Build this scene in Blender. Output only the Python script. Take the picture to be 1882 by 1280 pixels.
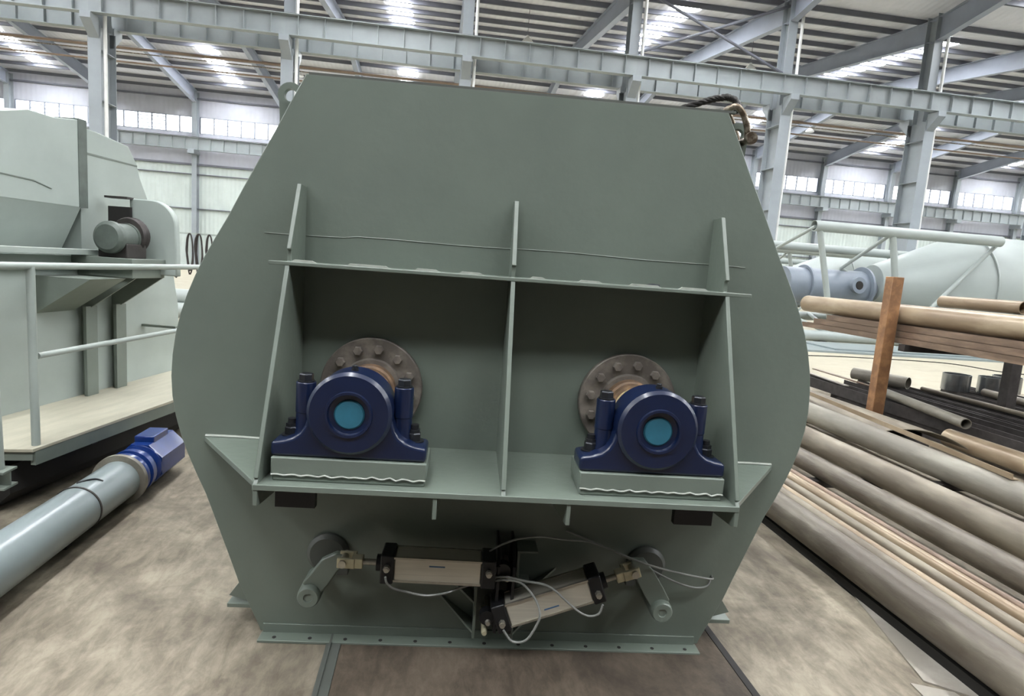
import bpy, bmesh, math, random
from mathutils import Vector, Matrix
random.seed(7)
PI = math.pi
S = bpy.context.scene
for o in list(bpy.data.objects): bpy.data.objects.remove(o)
C = S.collection

# ---------------------------------------------------------------- camera, sky, light, exposure
YAW, PITCH, ROLL, FPX = math.radians(7.65), math.radians(7.62), math.radians(4.15), 1120.0
fwd = Vector((math.sin(YAW)*math.cos(PITCH), math.cos(YAW)*math.cos(PITCH), -math.sin(PITCH)))
r0 = Vector((math.cos(YAW), -math.sin(YAW), 0)); u0 = r0.cross(fwd)
cr = math.cos(ROLL)*r0 + math.sin(ROLL)*u0; cu = -math.sin(ROLL)*r0 + math.cos(ROLL)*u0
cam = bpy.data.cameras.new('camera'); camo = bpy.data.objects.new('camera', cam); C.objects.link(camo)
m = Matrix.Identity(4)
for i in range(3): m[i][0] = cr[i]; m[i][1] = cu[i]; m[i][2] = -fwd[i]
m[2][3] = 1.6
camo.matrix_world = m
cam.sensor_fit = 'HORIZONTAL'; cam.sensor_width = 36.0; cam.lens = FPX*36.0/1882.0; cam.clip_end = 300; cam.clip_start = 0.05
S.camera = camo
W = bpy.data.worlds.new('sky'); S.world = W; W.use_nodes = True
bg = W.node_tree.nodes['Background']; bg.inputs[0].default_value = (0.86, 0.93, 1.0, 1); bg.inputs[1].default_value = 1.0
S.view_settings.view_transform = 'Standard'; S.view_settings.look = 'None'
S.view_settings.gamma = 1.0; S.view_settings.use_curve_mapping = False
S.view_settings.exposure = 0.8
SKYLIGHT_E, WINDOW_E = 36.0, 2.4
S.cycles.max_bounces = 8; S.cycles.diffuse_bounces = 5

# ---------------------------------------------------------------- materials
def lin(c): return tuple(((v/255)/12.92 if v/255 <= .04045 else ((v/255+.055)/1.055)**2.4) for v in c)
def mat(name, rgb, rough=.5, metal=0.0, var=.12, scale=6.0, rgb2=None, mix_lo=.45, mix_hi=.65, bump=0.0, bscale=40.0, stretch=None, spec=.5, detail=6, coat=0):
    M = bpy.data.materials.new(name); M.use_nodes = True; nt = M.node_tree; N = nt.nodes; L = nt.links
    b = N['Principled BSDF']; b.inputs['Roughness'].default_value = rough; b.inputs['Metallic'].default_value = metal
    b.inputs['Specular IOR Level'].default_value = spec
    if coat: b.inputs['Coat Weight'].default_value = coat; b.inputs['Coat Roughness'].default_value = .15
    tc = N.new('ShaderNodeTexCoord'); mp = N.new('ShaderNodeMapping'); L.new(tc.outputs['Object'], mp.inputs[0])
    if stretch: mp.inputs['Scale'].default_value = stretch
    nz = N.new('ShaderNodeTexNoise'); nz.inputs['Scale'].default_value = scale; nz.inputs['Detail'].default_value = detail; nz.inputs['Roughness'].default_value = .6
    L.new(mp.outputs[0], nz.inputs['Vector'])
    ra = N.new('ShaderNodeValToRGB'); c = lin(rgb); d = lin(rgb2) if rgb2 else tuple(v*(1-var*2) for v in c)
    if rgb2 is None: c = tuple(v*(1+var) for v in c)
    ra.color_ramp.elements[0].position = mix_lo if rgb2 else .3; ra.color_ramp.elements[1].position = mix_hi if rgb2 else .7
    ra.color_ramp.elements[0].color = (*d, 1); ra.color_ramp.elements[1].color = (*c, 1)
    L.new(nz.outputs[0], ra.inputs[0]); L.new(ra.outputs[0], b.inputs['Base Color'])
    if bump:
        n2 = N.new('ShaderNodeTexNoise'); n2.inputs['Scale'].default_value = bscale; n2.inputs['Detail'].default_value = 5
        L.new(mp.outputs[0], n2.inputs['Vector'])
        bp = N.new('ShaderNodeBump'); bp.inputs['Strength'].default_value = bump; bp.inputs['Distance'].default_value = .02
        L.new(n2.outputs[0], bp.inputs['Height']); L.new(bp.outputs[0], b.inputs['Normal'])
    return M
def emit(name, rgb, e):
    M = bpy.data.materials.new(name); M.use_nodes = True; nt = M.node_tree; b = nt.nodes['Principled BSDF']
    b.inputs['Base Color'].default_value = (*rgb, 1); b.inputs['Emission Color'].default_value = (*rgb, 1); b.inputs['Emission Strength'].default_value = e
    return M
def corrugated(name, rgb, rgb2, period, axis='X', bump=.5):
    M = mat(name, rgb, .55, 0, .04, 1.2); nt = M.node_tree; N = nt.nodes; L = nt.links; b = N['Principled BSDF']
    tc = N.new('ShaderNodeTexCoord'); wv = N.new('ShaderNodeTexWave'); wv.bands_direction = axis; wv.inputs['Scale'].default_value = .314/period
    L.new(tc.outputs['Object'], wv.inputs['Vector'])
    bp = N.new('ShaderNodeBump'); bp.inputs['Strength'].default_value = bump; bp.inputs['Distance'].default_value = .04
    L.new(wv.outputs['Fac'], bp.inputs['Height']); L.new(bp.outputs[0], b.inputs['Normal'])
    return M

M_PAINT = mat('grey_green_paint', (105, 114, 105), .36, 0, .05, 3.0, bump=.05, bscale=30)
M_DARKP = mat('grey_green_paint_dark', (80, 83, 78), .5, 0, .06, 5.0)
M_BLUE = mat('blue_housing_paint', (10, 24, 54), .34, 0, .12, 9.0, coat=.3)
M_TEAL = mat('teal_end_plate', (44, 102, 122), .4, 0, .1, 12)
M_FLANGE = mat('dusty_brown_steel', (122, 115, 106), .55, .1, .15, 14, rgb2=(92, 86, 80))
M_RUST = mat('rusty_hub', (140, 112, 84), .6, .2, .15, 20, rgb2=(104, 84, 66))
M_SHAFT = mat('greased_tan_shaft', (222, 204, 160), .5, 0, .15, 26, rgb2=(176, 154, 116), bump=.3)
M_BOLT = mat('black_oxide_bolt', (52, 54, 58), .38, .7, .1, 30)
M_ZINC = mat('zinc_plated_steel', (176, 172, 160), .32, .85, .08, 30)
M_BRASS = mat('yellow_zinc', (186, 180, 152), .4, .5, .08, 30)
M_ALU = mat('brushed_aluminium', (196, 192, 178), .34, .55, .05, 5, stretch=(1, 30, 30))
M_BLACK = mat('plain_black', (17, 18, 20), .4, .1, .1, 20)
M_HOSE = mat('clear_air_hose', (128, 130, 126), .2, 0, .05, 10)
M_ROPE = mat('greasy_wire_rope', (52, 50, 48), .5, .5, .3, 60)
M_SHACK = mat('worn_galvanised_shackle', (170, 160, 145), .35, .8, .15, 30, rgb2=(96, 84, 70))
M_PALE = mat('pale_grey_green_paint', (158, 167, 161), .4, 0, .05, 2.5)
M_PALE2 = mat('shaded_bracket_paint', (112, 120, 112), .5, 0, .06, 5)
M_MOTOR = mat('dusty_motor_grey', (92, 100, 94), .5, .1, .12, 9)
M_WALK = mat('dusty_walkway_plate', (176, 172, 154), .6, 0, .06, 3, stretch=(5, 1, 1))
M_TUBE = mat('light_grey_tube_paint', (132, 142, 143), .28, 0, .05, 3)
M_BMOTOR = mat('bright_blue_motor', (12, 46, 112), .3, 0, .1, 10, coat=.4)
M_DKSTEEL = mat('dark_mill_steel', (62, 58, 56), .55, .3, .2, 10)
M_COL = mat('column_grey_paint', (150, 157, 162), .45, 0, .05, 1.5)
M_CRANE = mat('crane_beam_paint', (146, 153, 155), .45, 0, .05, 1.5)
M_RAFT = mat('rafter_grey_paint', (150, 156, 168), .5, 0, .05, 1.0)
M_PURL = mat('purlin_dark_grey', (110, 112, 122), .6, 0, .08, 1.0)
M_WHITE = mat('white_pipe_paint', (225, 226, 224), .35, 0, .03, 4)
M_ROOF = corrugated('roof_sheet', (214, 214, 220), None, .25, 'X', .25)
M_WALLLO = corrugated('pale_corrugated_wall', (196, 206, 202), None, .28, 'X', .5)
M_WALLUP = corrugated('grey_upper_wall', (186, 188, 198), None, .3, 'X', .25)
M_SKY = emit('daylit_skylight_and_added_strip', (.95, .975, 1.0), SKYLIGHT_E)
M_WIN = emit('daylit_window_pane', (.94, .97, 1.0), WINDOW_E)
M_PIPE = mat('weathered_pipe', (140, 132, 116), .5, .2, .14, 5, rgb2=(108, 99, 86), stretch=(1, .25, 1), bump=.12, bscale=25)
M_PIPE2 = mat('brownish_pipe', (124, 117, 104), .45, .2, .14, 5, rgb2=(90, 82, 72), stretch=(1, .25, 1), bump=.12)
M_PIPE3 = mat('grey_pipe', (144, 140, 128), .5, .2, .1, 4, rgb2=(116, 111, 101), stretch=(1, .25, 1), bump=.1)
M_PIPET = mat('tan_rust_pipe', (164, 148, 124), .34, .15, .12, 4, rgb2=(134, 116, 94), stretch=(1, .3, 1))
M_BAR = mat('rusty_bar', (142, 120, 102), .36, .2, .14, 8, rgb2=(104, 86, 72), stretch=(1, .2, 1))
M_POST = mat('rust_orange_post', (160, 118, 80), .55, .1, .14, 6, rgb2=(124, 90, 62))
M_SHEET = mat('offcut_steel_sheet', (176, 170, 160), .45, .3, .08, 3, rgb2=(150, 144, 134))
M_INNER = mat('dark_gap_shade_and_fill', (34, 32, 30), .8)
M_VESSEL = mat('blue_grey_vessel', (122, 131, 142), .4, 0, .06, 2)
M_SILO = mat('pale_silo_paint', (156, 164, 161), .42, 0, .04, .8)
M_COND = mat('brown_conductor_bar', (158, 136, 120), .5, 0, .1, 2)
M_CHROME = mat('bright_ring_steel', (150, 152, 154), .25, .9, .1, 12)
M_DUSTW = mat('weld_spatter', (168, 172, 164), .45, 0, .1, 30)

def floor_mat(name, a, b, dark, sc=1.0):
    M = bpy.data.materials.new(name); M.use_nodes = True; nt = M.node_tree; N = nt.nodes; L = nt.links
    bs = N['Principled BSDF']; bs.inputs['Roughness'].default_value = .7; bs.inputs['Specular IOR Level'].default_value = .3
    tc = N.new('ShaderNodeTexCoord')
    def noise(s, stretch=(1, 1, 1), det=8, rough=.65, dist=0):
        mp = N.new('ShaderNodeMapping'); mp.inputs['Scale'].default_value = stretch; L.new(tc.outputs['Object'], mp.inputs[0])
        n = N.new('ShaderNodeTexNoise'); n.inputs['Scale'].default_value = s; n.inputs['Detail'].default_value = det; n.inputs['Roughness'].default_value = rough
        n.inputs['Distortion'].default_value = dist
        L.new(mp.outputs[0], n.inputs['Vector']); return n.outputs[0]
    def ramp(x, p0, p1, c0, c1):
        r = N.new('ShaderNodeValToRGB'); r.color_ramp.elements[0].position = p0; r.color_ramp.elements[1].position = p1
        r.color_ramp.elements[0].color = (*c0, 1); r.color_ramp.elements[1].color = (*c1, 1); L.new(x, r.inputs[0]); return r.outputs[0]
    def mx(f, x, y):
        q = N.new('ShaderNodeMix'); q.data_type = 'RGBA'
        L.new(f, q.inputs[0]); L.new(x, q.inputs[6]); L.new(y, q.inputs[7]); return q.outputs[2]
    base = ramp(noise(2.2*sc, det=9, dist=.6), .42, .6, lin(b), lin(a))
    fine = ramp(noise(14*sc, (1, .35, 1), 6, .7, .4), .4, .62, lin(b), lin(a))
    h = N.new('ShaderNodeValue'); h.outputs[0].default_value = .5
    c1 = mx(h.outputs[0], base, fine)
    msk = ramp(noise(.9*sc, det=7, dist=1.0), .5, .68, (0, 0, 0), (.75, .75, .75))
    dk = N.new('ShaderNodeRGB'); dk.outputs[0].default_value = (*lin(dark), 1)
    c2 = mx(msk, c1, dk.outputs[0]); L.new(c2, bs.inputs['Base Color'])
    bp = N.new('ShaderNodeBump'); bp.inputs['Strength'].default_value = .35; bp.inputs['Distance'].default_value = .01
    L.new(noise(16*sc, det=6), bp.inputs['Height']); L.new(bp.outputs[0], bs.inputs['Normal'])
    return M
M_FLOOR = floor_mat('dusty_concrete', (152, 143, 126), (102, 94, 81), (74, 67, 58))
M_FLOOR2 = floor_mat('pale_coated_floor', (168, 162, 144), (160, 154, 136), (152, 146, 129))
M_DARKFLOOR = floor_mat('dark_bounce_cut_floor', (84, 76, 68), (66, 59, 52), (52, 46, 41))  # dark tone chosen to weaken light bounced off the unseen floor
M_PIT = floor_mat('brown_stained_plate', (96, 86, 74), (66, 58, 49), (48, 42, 36), 1.6)

# ---------------------------------------------------------------- mesh building
class MB:
    def __init__(s): s.b = bmesh.new()
    def poly(s, pts, faces):
        vs = [s.b.verts.new(p) for p in pts]
        for f in faces:
            try: s.b.faces.new([vs[i] for i in f])
            except ValueError: pass
        return s
    def box(s, x0, x1, y0, y1, z0, z1, M=None):
        p = [Vector((x, y, z)) for x in (x0, x1) for y in (y0, y1) for z in (z0, z1)]
        if M is not None: p = [M @ q for q in p]
        return s.poly(p, [(0, 1, 3, 2), (4, 6, 7, 5), (0, 4, 5, 1), (2, 3, 7, 6), (0, 2, 6, 4), (1, 5, 7, 3)])
    def prism(s, pts, d, ax='y', a=0.0, M=None):
        # 2-D outline: ax 'y' -> (x,z) extruded from y=a by d; 'x' -> (y,z); 'z' -> (x,y)
        def put(p, q):
            v = {'y': (p[0], q, p[1]), 'x': (q, p[0], p[1]), 'z': (p[0], p[1], q)}[ax]
            return (M @ Vector(v)) if M is not None else Vector(v)
        n = len(pts); P = [put(p, a) for p in pts] + [put(p, a+d) for p in pts]
        return s.poly(P, [tuple(range(n)), tuple(range(2*n-1, n-1, -1))] + [(i, i+n, (i+1) % n+n, (i+1) % n) for i in range(n)])
    def _frame(s, d):
        d = Vector(d).normalized(); a = Vector((0, 0, 1)) if abs(d.z) < .9 else Vector((1, 0, 0))
        u = d.cross(a).normalized(); return d, u, d.cross(u)
    def lathe(s, p, d, prof, n=32, cap0=True, cap1=True, ph=0.0):
        # prof: (t along d, radius)
        p = Vector(p); d, u, v = s._frame(d); rings = []
        for t, r in prof:
            rings.append([s.b.verts.new(p+d*t+(u*math.cos(2*PI*k/n+ph)+v*math.sin(2*PI*k/n+ph))*r) for k in range(n)])
        for a, b in zip(rings, rings[1:]):
            for k in range(n): s.b.faces.new([a[k], a[(k+1) % n], b[(k+1) % n], b[k]])
        if cap0: s.b.faces.new(rings[0][::-1])
        if cap1: s.b.faces.new(rings[-1])
        return s
    def cyl(s, p0, p1, r, n=24, r1=None, ph=0.0):
        p0, p1 = Vector(p0), Vector(p1); return s.lathe(p0, p1-p0, [(0, r), ((p1-p0).length, r if r1 is None else r1)], n, ph=ph)
    def pipe(s, p0, p1, r, w=.008, n=28):
        p0, p1 = Vector(p0), Vector(p1); L = (p1-p0).length
        return s.lathe(p0, p1-p0, [(L*.5, r-w), (0, r-w), (0, r), (L, r), (L, r-w), (L*.5, r-w)], n, False, False)
    def tube(s, path, r, n=10, sub=6):
        P = [Vector(p) for p in path]
        if sub > 1 and len(P) > 2:
            Q = []
            for i in range(len(P)-1):
                a, b, c, d = P[max(i-1, 0)], P[i], P[i+1], P[min(i+2, len(P)-1)]
                for k in range(sub):
                    t = k/sub; Q.append(.5*((2*b)+(c-a)*t+(2*a-5*b+4*c-d)*t*t+(3*b-a-3*c+d)*t**3))
            P = Q+[P[-1]]
        T = [(P[min(i+1, len(P)-1)]-P[max(i-1, 0)]).normalized() for i in range(len(P))]
        d, u, v = s._frame(T[0]); rings = []
        for p, t in zip(P, T):
            u = (u-t*u.dot(t)).normalized(); w = t.cross(u)
            rings.append([s.b.verts.new(p+(u*math.cos(2*PI*k/n)+w*math.sin(2*PI*k/n))*r) for k in range(n)])
        for a, b in zip(rings, rings[1:]):
            for k in range(n): s.b.faces.new([a[k], a[(k+1) % n], b[(k+1) % n], b[k]])
        s.b.faces.new(rings[0][::-1]); s.b.faces.new(rings[-1]); return s
    def build(s, name, M, parent=None, bevel=0.0, loc=(0, 0, 0), smooth=True, label=None, seg=2):
        bmesh.ops.remove_doubles(s.b, verts=s.b.verts, dist=1e-6)
        bmesh.ops.recalc_face_normals(s.b, faces=s.b.faces)
        me = bpy.data.meshes.new(name)
        if smooth:
            for f in s.b.faces: f.smooth = True
            for e in s.b.edges:
                if len(e.link_faces) != 2 or e.calc_face_angle(0) > .6: e.smooth = False
        s.b.to_mesh(me); s.b.free(); me.materials.append(M)
        o = bpy.data.objects.new(name, me); C.objects.link(o); o.location = loc
        if parent is not None: o.parent = parent
        if bevel:
            bv = o.modifiers.new('bevel', 'BEVEL'); bv.width = bevel; bv.segments = seg; bv.limit_method = 'ANGLE'; bv.angle_limit = .6
        if label: o['label'] = label
        return o
def tag(o, label, cat=None, group=None, kind=None):
    o['label'] = label
    if cat: o['category'] = cat
    if group: o['group'] = group
    if kind: o['kind'] = kind
    return o
def thing(name, label, cat, loc=(0, 0, 0), rotz=0.0, group=None, kind=None):
    o = bpy.data.objects.new(name, None); o.empty_display_size = .1; C.objects.link(o)
    o.location = loc; o.rotation_euler = (0, 0, rotz)
    return tag(o, label, cat, group, kind)
def dup(o, parent=None):
    c = o.copy(); C.objects.link(c); c.parent = parent
    for ch in list(o.children): dup(ch, c)
    return c

# ---------------------------------------------------------------- the hall
XL, XR = -46.0, 62.0
BAY, X0 = 5.7, .657
YROW, YWALL, YRIDGE, YNEAR = 21.75, 45.2, 33.5, -1.75
ZE, ZR = 11.85, 13.15
YR0 = (YROW+YNEAR)/2
tag(MB().box(XL, XR, -25, YWALL, -.3, 0).build('floor', M_FLOOR), 'dusty stained concrete floor of the hall', 'floor', kind='structure')
tag(MB().box(-.30, 1.32, -6, 9, -.05, .004).build('floor_panel', M_PIT), 'brown stained floor plate under the green grey mixer', 'floor plate', kind='structure')
tag(MB().box(-.36, -.302, -6, 9, -.05, .008).box(-.348, -.34, -6, 9, .007, .014).build('trim_1', M_DARKP), 'dark sunken rail along the left edge of the brown floor plate', 'rail', kind='structure')
tag(MB().box(1.322, 1.352, -6, 9, -.05, .006).build('trim_2', M_INNER), 'dark gap along the right edge of the brown floor plate', 'gap', kind='structure')
tag(MB().box(XL, XR, 9.4, YWALL, -.05, .004).build('floor_far', M_FLOOR2), 'pale beige coated floor beyond the machines', 'floor', kind='structure')
tag(MB().box(XL, XR, -25, 1.35, -.05, .003).build('floor_bounce_cut', M_DARKFLOOR), 'unseen dark floor added on the camera side to cut bounced light', 'floor', kind='structure')  # unseen dark slab, added to cut bounced light on the mixer
# roof sheets: two gables meeting over the column row
rf = MB()
for (ya, za), (yb, zb) in (((-25.25, ZE), (-13.5, ZR)), ((-13.5, ZR), (YNEAR, ZE)), ((YNEAR, ZE), (YR0, ZR)), ((YR0, ZR), (YROW, ZE)), ((YROW, ZE), (YRIDGE, ZR)), ((YRIDGE, ZR), (YWALL+.5, ZE))):
    rf.prism([(ya, za), (yb, zb), (yb, zb+.08), (ya, za+.08)], XR-XL, 'x', XL)
tag(rf.build('ceiling', M_ROOF, smooth=False), 'light grey corrugated roof sheets over dark purlins', 'roof', kind='structure')
def zroof(y):
    for a, b, za, zb in ((-25.25, -13.5, ZE, ZR), (-13.5, YNEAR, ZR, ZE), (YNEAR, YR0, ZE, ZR), (YR0, YROW, ZR, ZE), (YROW, YRIDGE, ZE, ZR), (YRIDGE, YWALL+.5, ZR, ZE)):
        if a <= y <= b: return za+(zb-za)*(y-a)/(b-a)
    return ZE
# purlins
py = [YNEAR-11.2+k*1.4 for k in range(8)] + [YNEAR+.6+k*1.4 for k in range(8)] + [YROW-11.2+k*1.4 for k in range(8)] + [YROW+.7+k*1.42 for k in range(17)]
first = None
for y in py:
    if first is None:
        first = MB().box(XL, XR, -.03, .03, -.19, -.01).box(XL, XR, -.03, .06, -.19, -.17).build('purlin_beam', M_PURL)
        o = first
    else: o = first.copy(); C.objects.link(o)
    o.location = (0, y, zroof(y))
    tag(o, 'dark purlin running the length of the hall under the roof sheets', 'purlin', 'purlins under the roof', 'structure')
# rafters of the far bay and of the near bay
def rafter(y0, z0, y1, z1, dp0, dp1):
    b = MB(); w = .13
    b.prism([(y0, z0-.21), (y1, z1-.21), (y1, z1-.21-dp1), (y0, z0-.21-dp0)], .016, 'x', -.008)
    b.prism([(y0, z0-.21-dp0), (y1, z1-.21-dp1), (y1, z1-.23-dp1), (y0, z0-.23-dp0)], 2*w, 'x', -w)
    b.prism([(y0, z0-.19), (y1, z1-.19), (y1, z1-.21), (y0, z0-.21)], 2*w, 'x', -w)
    return b
ra = {}
for k in range(-6, 10):
    x = X0+BAY*k
    for key, args, word in (('a', (YWALL-.3, ZE, YRIDGE, ZR, .75, .5), 'far slope'), ('b', (YROW, ZE, YRIDGE, ZR, .75, .5), 'far gable above the crane beams'), ('c', (YROW, ZE, YR0, ZR, .8, .5), 'near gable overhead')):
        if key in 'bc' and not -4 <= k <= 6: continue
        if key not in ra: o = ra[key] = rafter(*args).build('roof_beam', M_RAFT)
        else: o = ra[key].copy(); C.objects.link(o)
        o.location = (x, 0, 0)
        tag(o, 'grey steel rafter rising under the %s' % word, 'rafter', 'rafters of the '+word, 'structure')
# skylights: a strip in every second bay, one panel between each pair of purlins
for k in range(-4, 6):
    x = X0+BAY*(2*k+.5)-5.7
    if not XL < x < XR: continue
    b = MB()
    for y0, y1 in ((YRIDGE+.9, YWALL-1.2), (YROW+1.2, YRIDGE-.9), (YNEAR+.8, YR0-.9), (YR0+.9, YROW-1.2)):
        for q in py:
            ya, yb = q+.3, q+1.12
            if ya > y0 and yb < y1: b.prism([(ya, zroof(ya)-.012), (yb, zroof(yb)-.012), (yb, zroof(yb)-.03), (ya, zroof(ya)-.03)], 1.05, 'x', x-.525)
    tag(b.build('skylight_or_added_strip', M_SKY), 'bright translucent skylight strip running up the roof slope', 'skylight', 'roof skylight strips', 'structure')
# unseen glowing skylight strips, added behind the camera to light the mixer face
for k in range(-4, 5):
    x = X0+BAY*(k+.5); b = MB()
    for q in py:
        if -6.6 < q+.3 and q+1.12 < YNEAR-.3: b.prism([(q+.3, zroof(q+.3)-.012), (q+1.12, zroof(q+1.12)-.012), (q+1.12, zroof(q+1.12)-.03), (q+.3, zroof(q+.3)-.03)], 2.4, 'x', x-1.2)
    tag(b.build('skylight_or_added_strip', M_SKY), 'unseen glowing strip added over the camera side to light the mixer', 'skylight', 'added light strips over the camera side', 'structure')
# far wall
fw = MB().box(XL, XR, YWALL, YWALL+.15, 0, 6.9); tag(fw.build('wall_far', M_WALLLO), 'pale corrugated lower wall of the far side', 'wall', kind='structure')
tag(MB().box(XL, XR, -25.3, -25.15, 0, 6).build('wall_bounce_cut', M_DARKP), 'unseen lower wall behind the camera, darkened to cut bounced light', 'wall', kind='structure')  # unseen near walls, put in dark to keep front light off the mixer
tag(MB().box(XL, XR, -25.3, -25.15, 6, 13.2).build('wall_bounce_cut_upper', M_DARKP), 'unseen upper wall behind the camera, darkened to cut bounced light', 'wall', kind='structure')
tag(MB().box(XL-.15, XL, -25.2, YWALL, 0, 13.2).build('wall_left', M_WALLLO), 'pale end wall far to the left', 'wall', kind='structure')
tag(MB().box(XR, XR+.15, -25.2, YWALL, 0, 13.2).build('wall_right', M_WALLLO), 'pale end wall far to the right', 'wall', kind='structure')
fu = MB().box(XL, XR, YWALL-.05, YWALL+.15, 6.9, 8.95).box(XL, XR, YWALL-.05, YWALL+.15, 10.05, 13.2)
tag(fu.build('wall_far_upper', M_WALLUP), 'grey upper wall above and below the far window band', 'wall', kind='structure')
for z, h in ((6.9, .12), (6.25, .05), (3.95, .05), (11.2, .1)):
    tag(MB().box(XL, XR, YWALL-.16, YWALL, z-h/2, z+h/2).build('trim_3', M_PURL), 'thin dark girt line along the far wall', 'girt', 'girts on the far wall', 'structure')
wi = 0
for k in range(-7, 10):
    xa, xb = X0+BAY*k+.22, X0+BAY*(k+1)-.22; wi += 1; n = 6; w = (xb-xa)/n
    r = thing('window_%d' % wi, 'bright window bay of six panes with louvres in the far wall', 'window', (xa, YWALL, 8.95), kind='structure', group='far wall window bays')
    f = MB()
    for i in range(n+1): f.box(i*w-.04, i*w+.04, -.05, .1, 0, 1.1)
    f.box(0, xb-xa, -.05, .1, 0, .05).box(0, xb-xa, -.05, .1, 1.05, 1.1); f.build('frame', M_RAFT, r)
    g = MB()
    for i in range(n): g.box(i*w+.03, i*w+w-.03, .03, .05, .05, 1.05)
    g.build('pane', M_WIN, r)
    for i in ((1, 2) if k % 2 else (2, 3)):
        lv = MB()
        for q in range(4): lv.box(i*w+.03, i*w+w-.03, -.02, .03, .16+q*.24, .2+q*.24)
        lv.build('louver', M_COL, r)
    tag(MB().box(xb, xb+.44, YWALL-.05, YWALL+.15, 8.95, 10.05).build('wall_pier', M_WALLUP), 'grey wall pier between two far window bays', 'wall pier', 'piers between the far windows', 'structure')
# far wall columns and far crane beam
fc = None
for k in range(-6, 10):
    if fc is None:
        fc = MB().box(-.16, .16, -.5, -.48, 0, 11.6).box(-.01, .01, -.48, -.05, 0, 11.6).box(-.16, .16, -.06, -.04, 0, 11.6).box(-.2, .2, -1.1, -.05, 7.5, 7.75).build('wall_column', M_COL); o = fc
    else: o = fc.copy(); C.objects.link(o)
    o.location = (X0+BAY*k, YWALL, 0)
    tag(o, 'slim steel column standing against the far wall between windows', 'column', 'far wall columns', 'structure')
def crane_beam(loc, depth, label, group, nst=7, proto=[{}]):
    key = (depth, nst)
    if key in proto[0]:
        r = dup(proto[0][key]); r.location = loc; return tag(r, label, 'crane beam', group, 'structure')
    r = thing('crane_beam', label, 'crane beam', loc, group=group, kind='structure'); proto[0][key] = r
    MB().box(0, BAY, -.006, .006, 0, depth).build('web', M_CRANE, r)
    MB().box(0, BAY, -.16, .16, depth-.025, depth).build('top_flange', M_CRANE, r)
    MB().box(0, BAY, -.13, .13, 0, .025).build('bottom_flange', M_CRANE, r)
    MB().box(0, BAY, -.035, .035, depth, depth+.05).build('crane_rail', M_DKSTEEL, r)
    for i in range(nst):
        MB().box(-.008, .008, -.12, -.006, .025, depth-.025).box(-.008, .008, .006, .12, .025, depth-.025).build('stiffener', M_CRANE, r, loc=((i+.5)*BAY/nst, 0, 0))
    return r
bayw = ['beyond the left edge machine', 'far left', 'left', 'left of centre', 'above the left half of the mixer', 'above the right half of the mixer', 'right of the mixer', 'right', 'far right', 'last on the right']
for k in range(-4, 6):
    crane_beam((X0+BAY*k, YROW-.75, 8.24), .63, 'grey crane runway girder on the near side of the columns, span %s' % bayw[k+4], 'near crane girders')
    crane_beam((X0+BAY*k, YROW+.75, 8.22), .63, 'grey crane runway girder behind the columns, span %s' % bayw[k+4], 'rear crane girders')
for k in range(-6, 9):
    crane_beam((X0+BAY*k, YWALL-.9, 7.75), .8, 'pale crane runway girder along the far wall under the windows', 'far wall crane girders')
# column row
ordn = {-3: 'leftmost column of the row, above the left machine', -2: 'second column from the left, behind the mixer top left corner', -1: 'column rising behind the mixer top left of centre', 0: 'column rising behind the middle of the mixer top', 1: 'column rising behind the mixer top right of centre',
        2: 'column just right of the mixer', 3: 'second column right of the mixer', 4: 'column at the right edge'}
cp = None
for k in range(-4, 6):
    lab = 'grey steel '+ordn.get(k, 'column of the row beyond the picture edge')
    if cp is None:
        cp = r = thing('column', lab, 'column', (X0+BAY*k, YROW, 0), kind='structure', group='crane columns in the middle row')
        b = MB().box(-.19, .19, -.46, -.44, 0, 8.0).box(-.19, .19, .44, .46, 0, 8.0).box(-.01, .01, -.44, .44, 0, 8.0)
        for i in range(5): b.box(-.18, .18, -.44, .44, 1.3+i*1.5, 1.32+i*1.5)
        b.build('lower_shaft', M_COL, r)
        MB().box(-.17, .17, -.25, -.232, 8, 11.8).box(-.17, .17, .232, .25, 8, 11.8).box(-.01, .01, -.232, .232, 8, 11.8).build('upper_shaft', M_COL, r)
        for s in (-1, 1):
            MB().prism([(s*.44, 8.22), (s*.95, 8.22), (s*.95, 8.05), (s*.44, 7.6)], .3, 'x', -.15).build('corbel', M_COL, r)
        MB().cyl((.27, -.36, 0), (.27, -.36, 11.5), .055, 14).build('downpipe', M_WHITE, r, label='white round rainwater downpipe')
    else:
        r = dup(cp); r.location = (X0+BAY*k, YROW, 0); tag(r, lab, 'column', 'crane columns in the middle row', 'structure')
# conductor bars along the rear girder, braces, pendant lamps
for y, z, r_, M_, lb in ((23.3, 7.98, .045, M_COND, 'brown conductor bar running below the rear crane girders'), (23.1, 7.78, .018, M_SHACK, 'thin pale cable stretched below the rear crane girders'), (23.6, 7.6, .03, M_COND, 'lower brown conductor bar below the rear crane girders')):
    tag(MB().cyl((-22, y, z), (31, y, z), r_, 8).build('conductor_bar', M_), lb, 'conductor bar', kind='structure')
br = [((X0+BAY, YROW+.1, 11.5), (X0+2*BAY, YROW+.1, 9.2)), ((X0+BAY, YROW+.1, 9.2), (X0+2*BAY, YROW+.1, 11.5))]
for i, (a, b) in enumerate(br):
    tag(MB().cyl(a, b, .05, 8).build('brace_beam', M_PURL), 'dark diagonal brace between two columns, %s' % ('falling to the right' if i == 0 else 'rising to the right'), 'brace', kind='structure')
lamps = [(3.4, 27.5, 11.1, 'above the middle of the mixer'), (13.6, 27.5, 11.2, 'right of the column beside the mixer'), (-8.2, 37.5, 11.4, 'over the far left windows'), (23, 37.5, 11.3, 'over the far right windows'), (31, 38.5, 11.2, 'farthest to the right'), (-18.5, 38.5, 11.2, 'farthest to the left')]
lp = None
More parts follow.
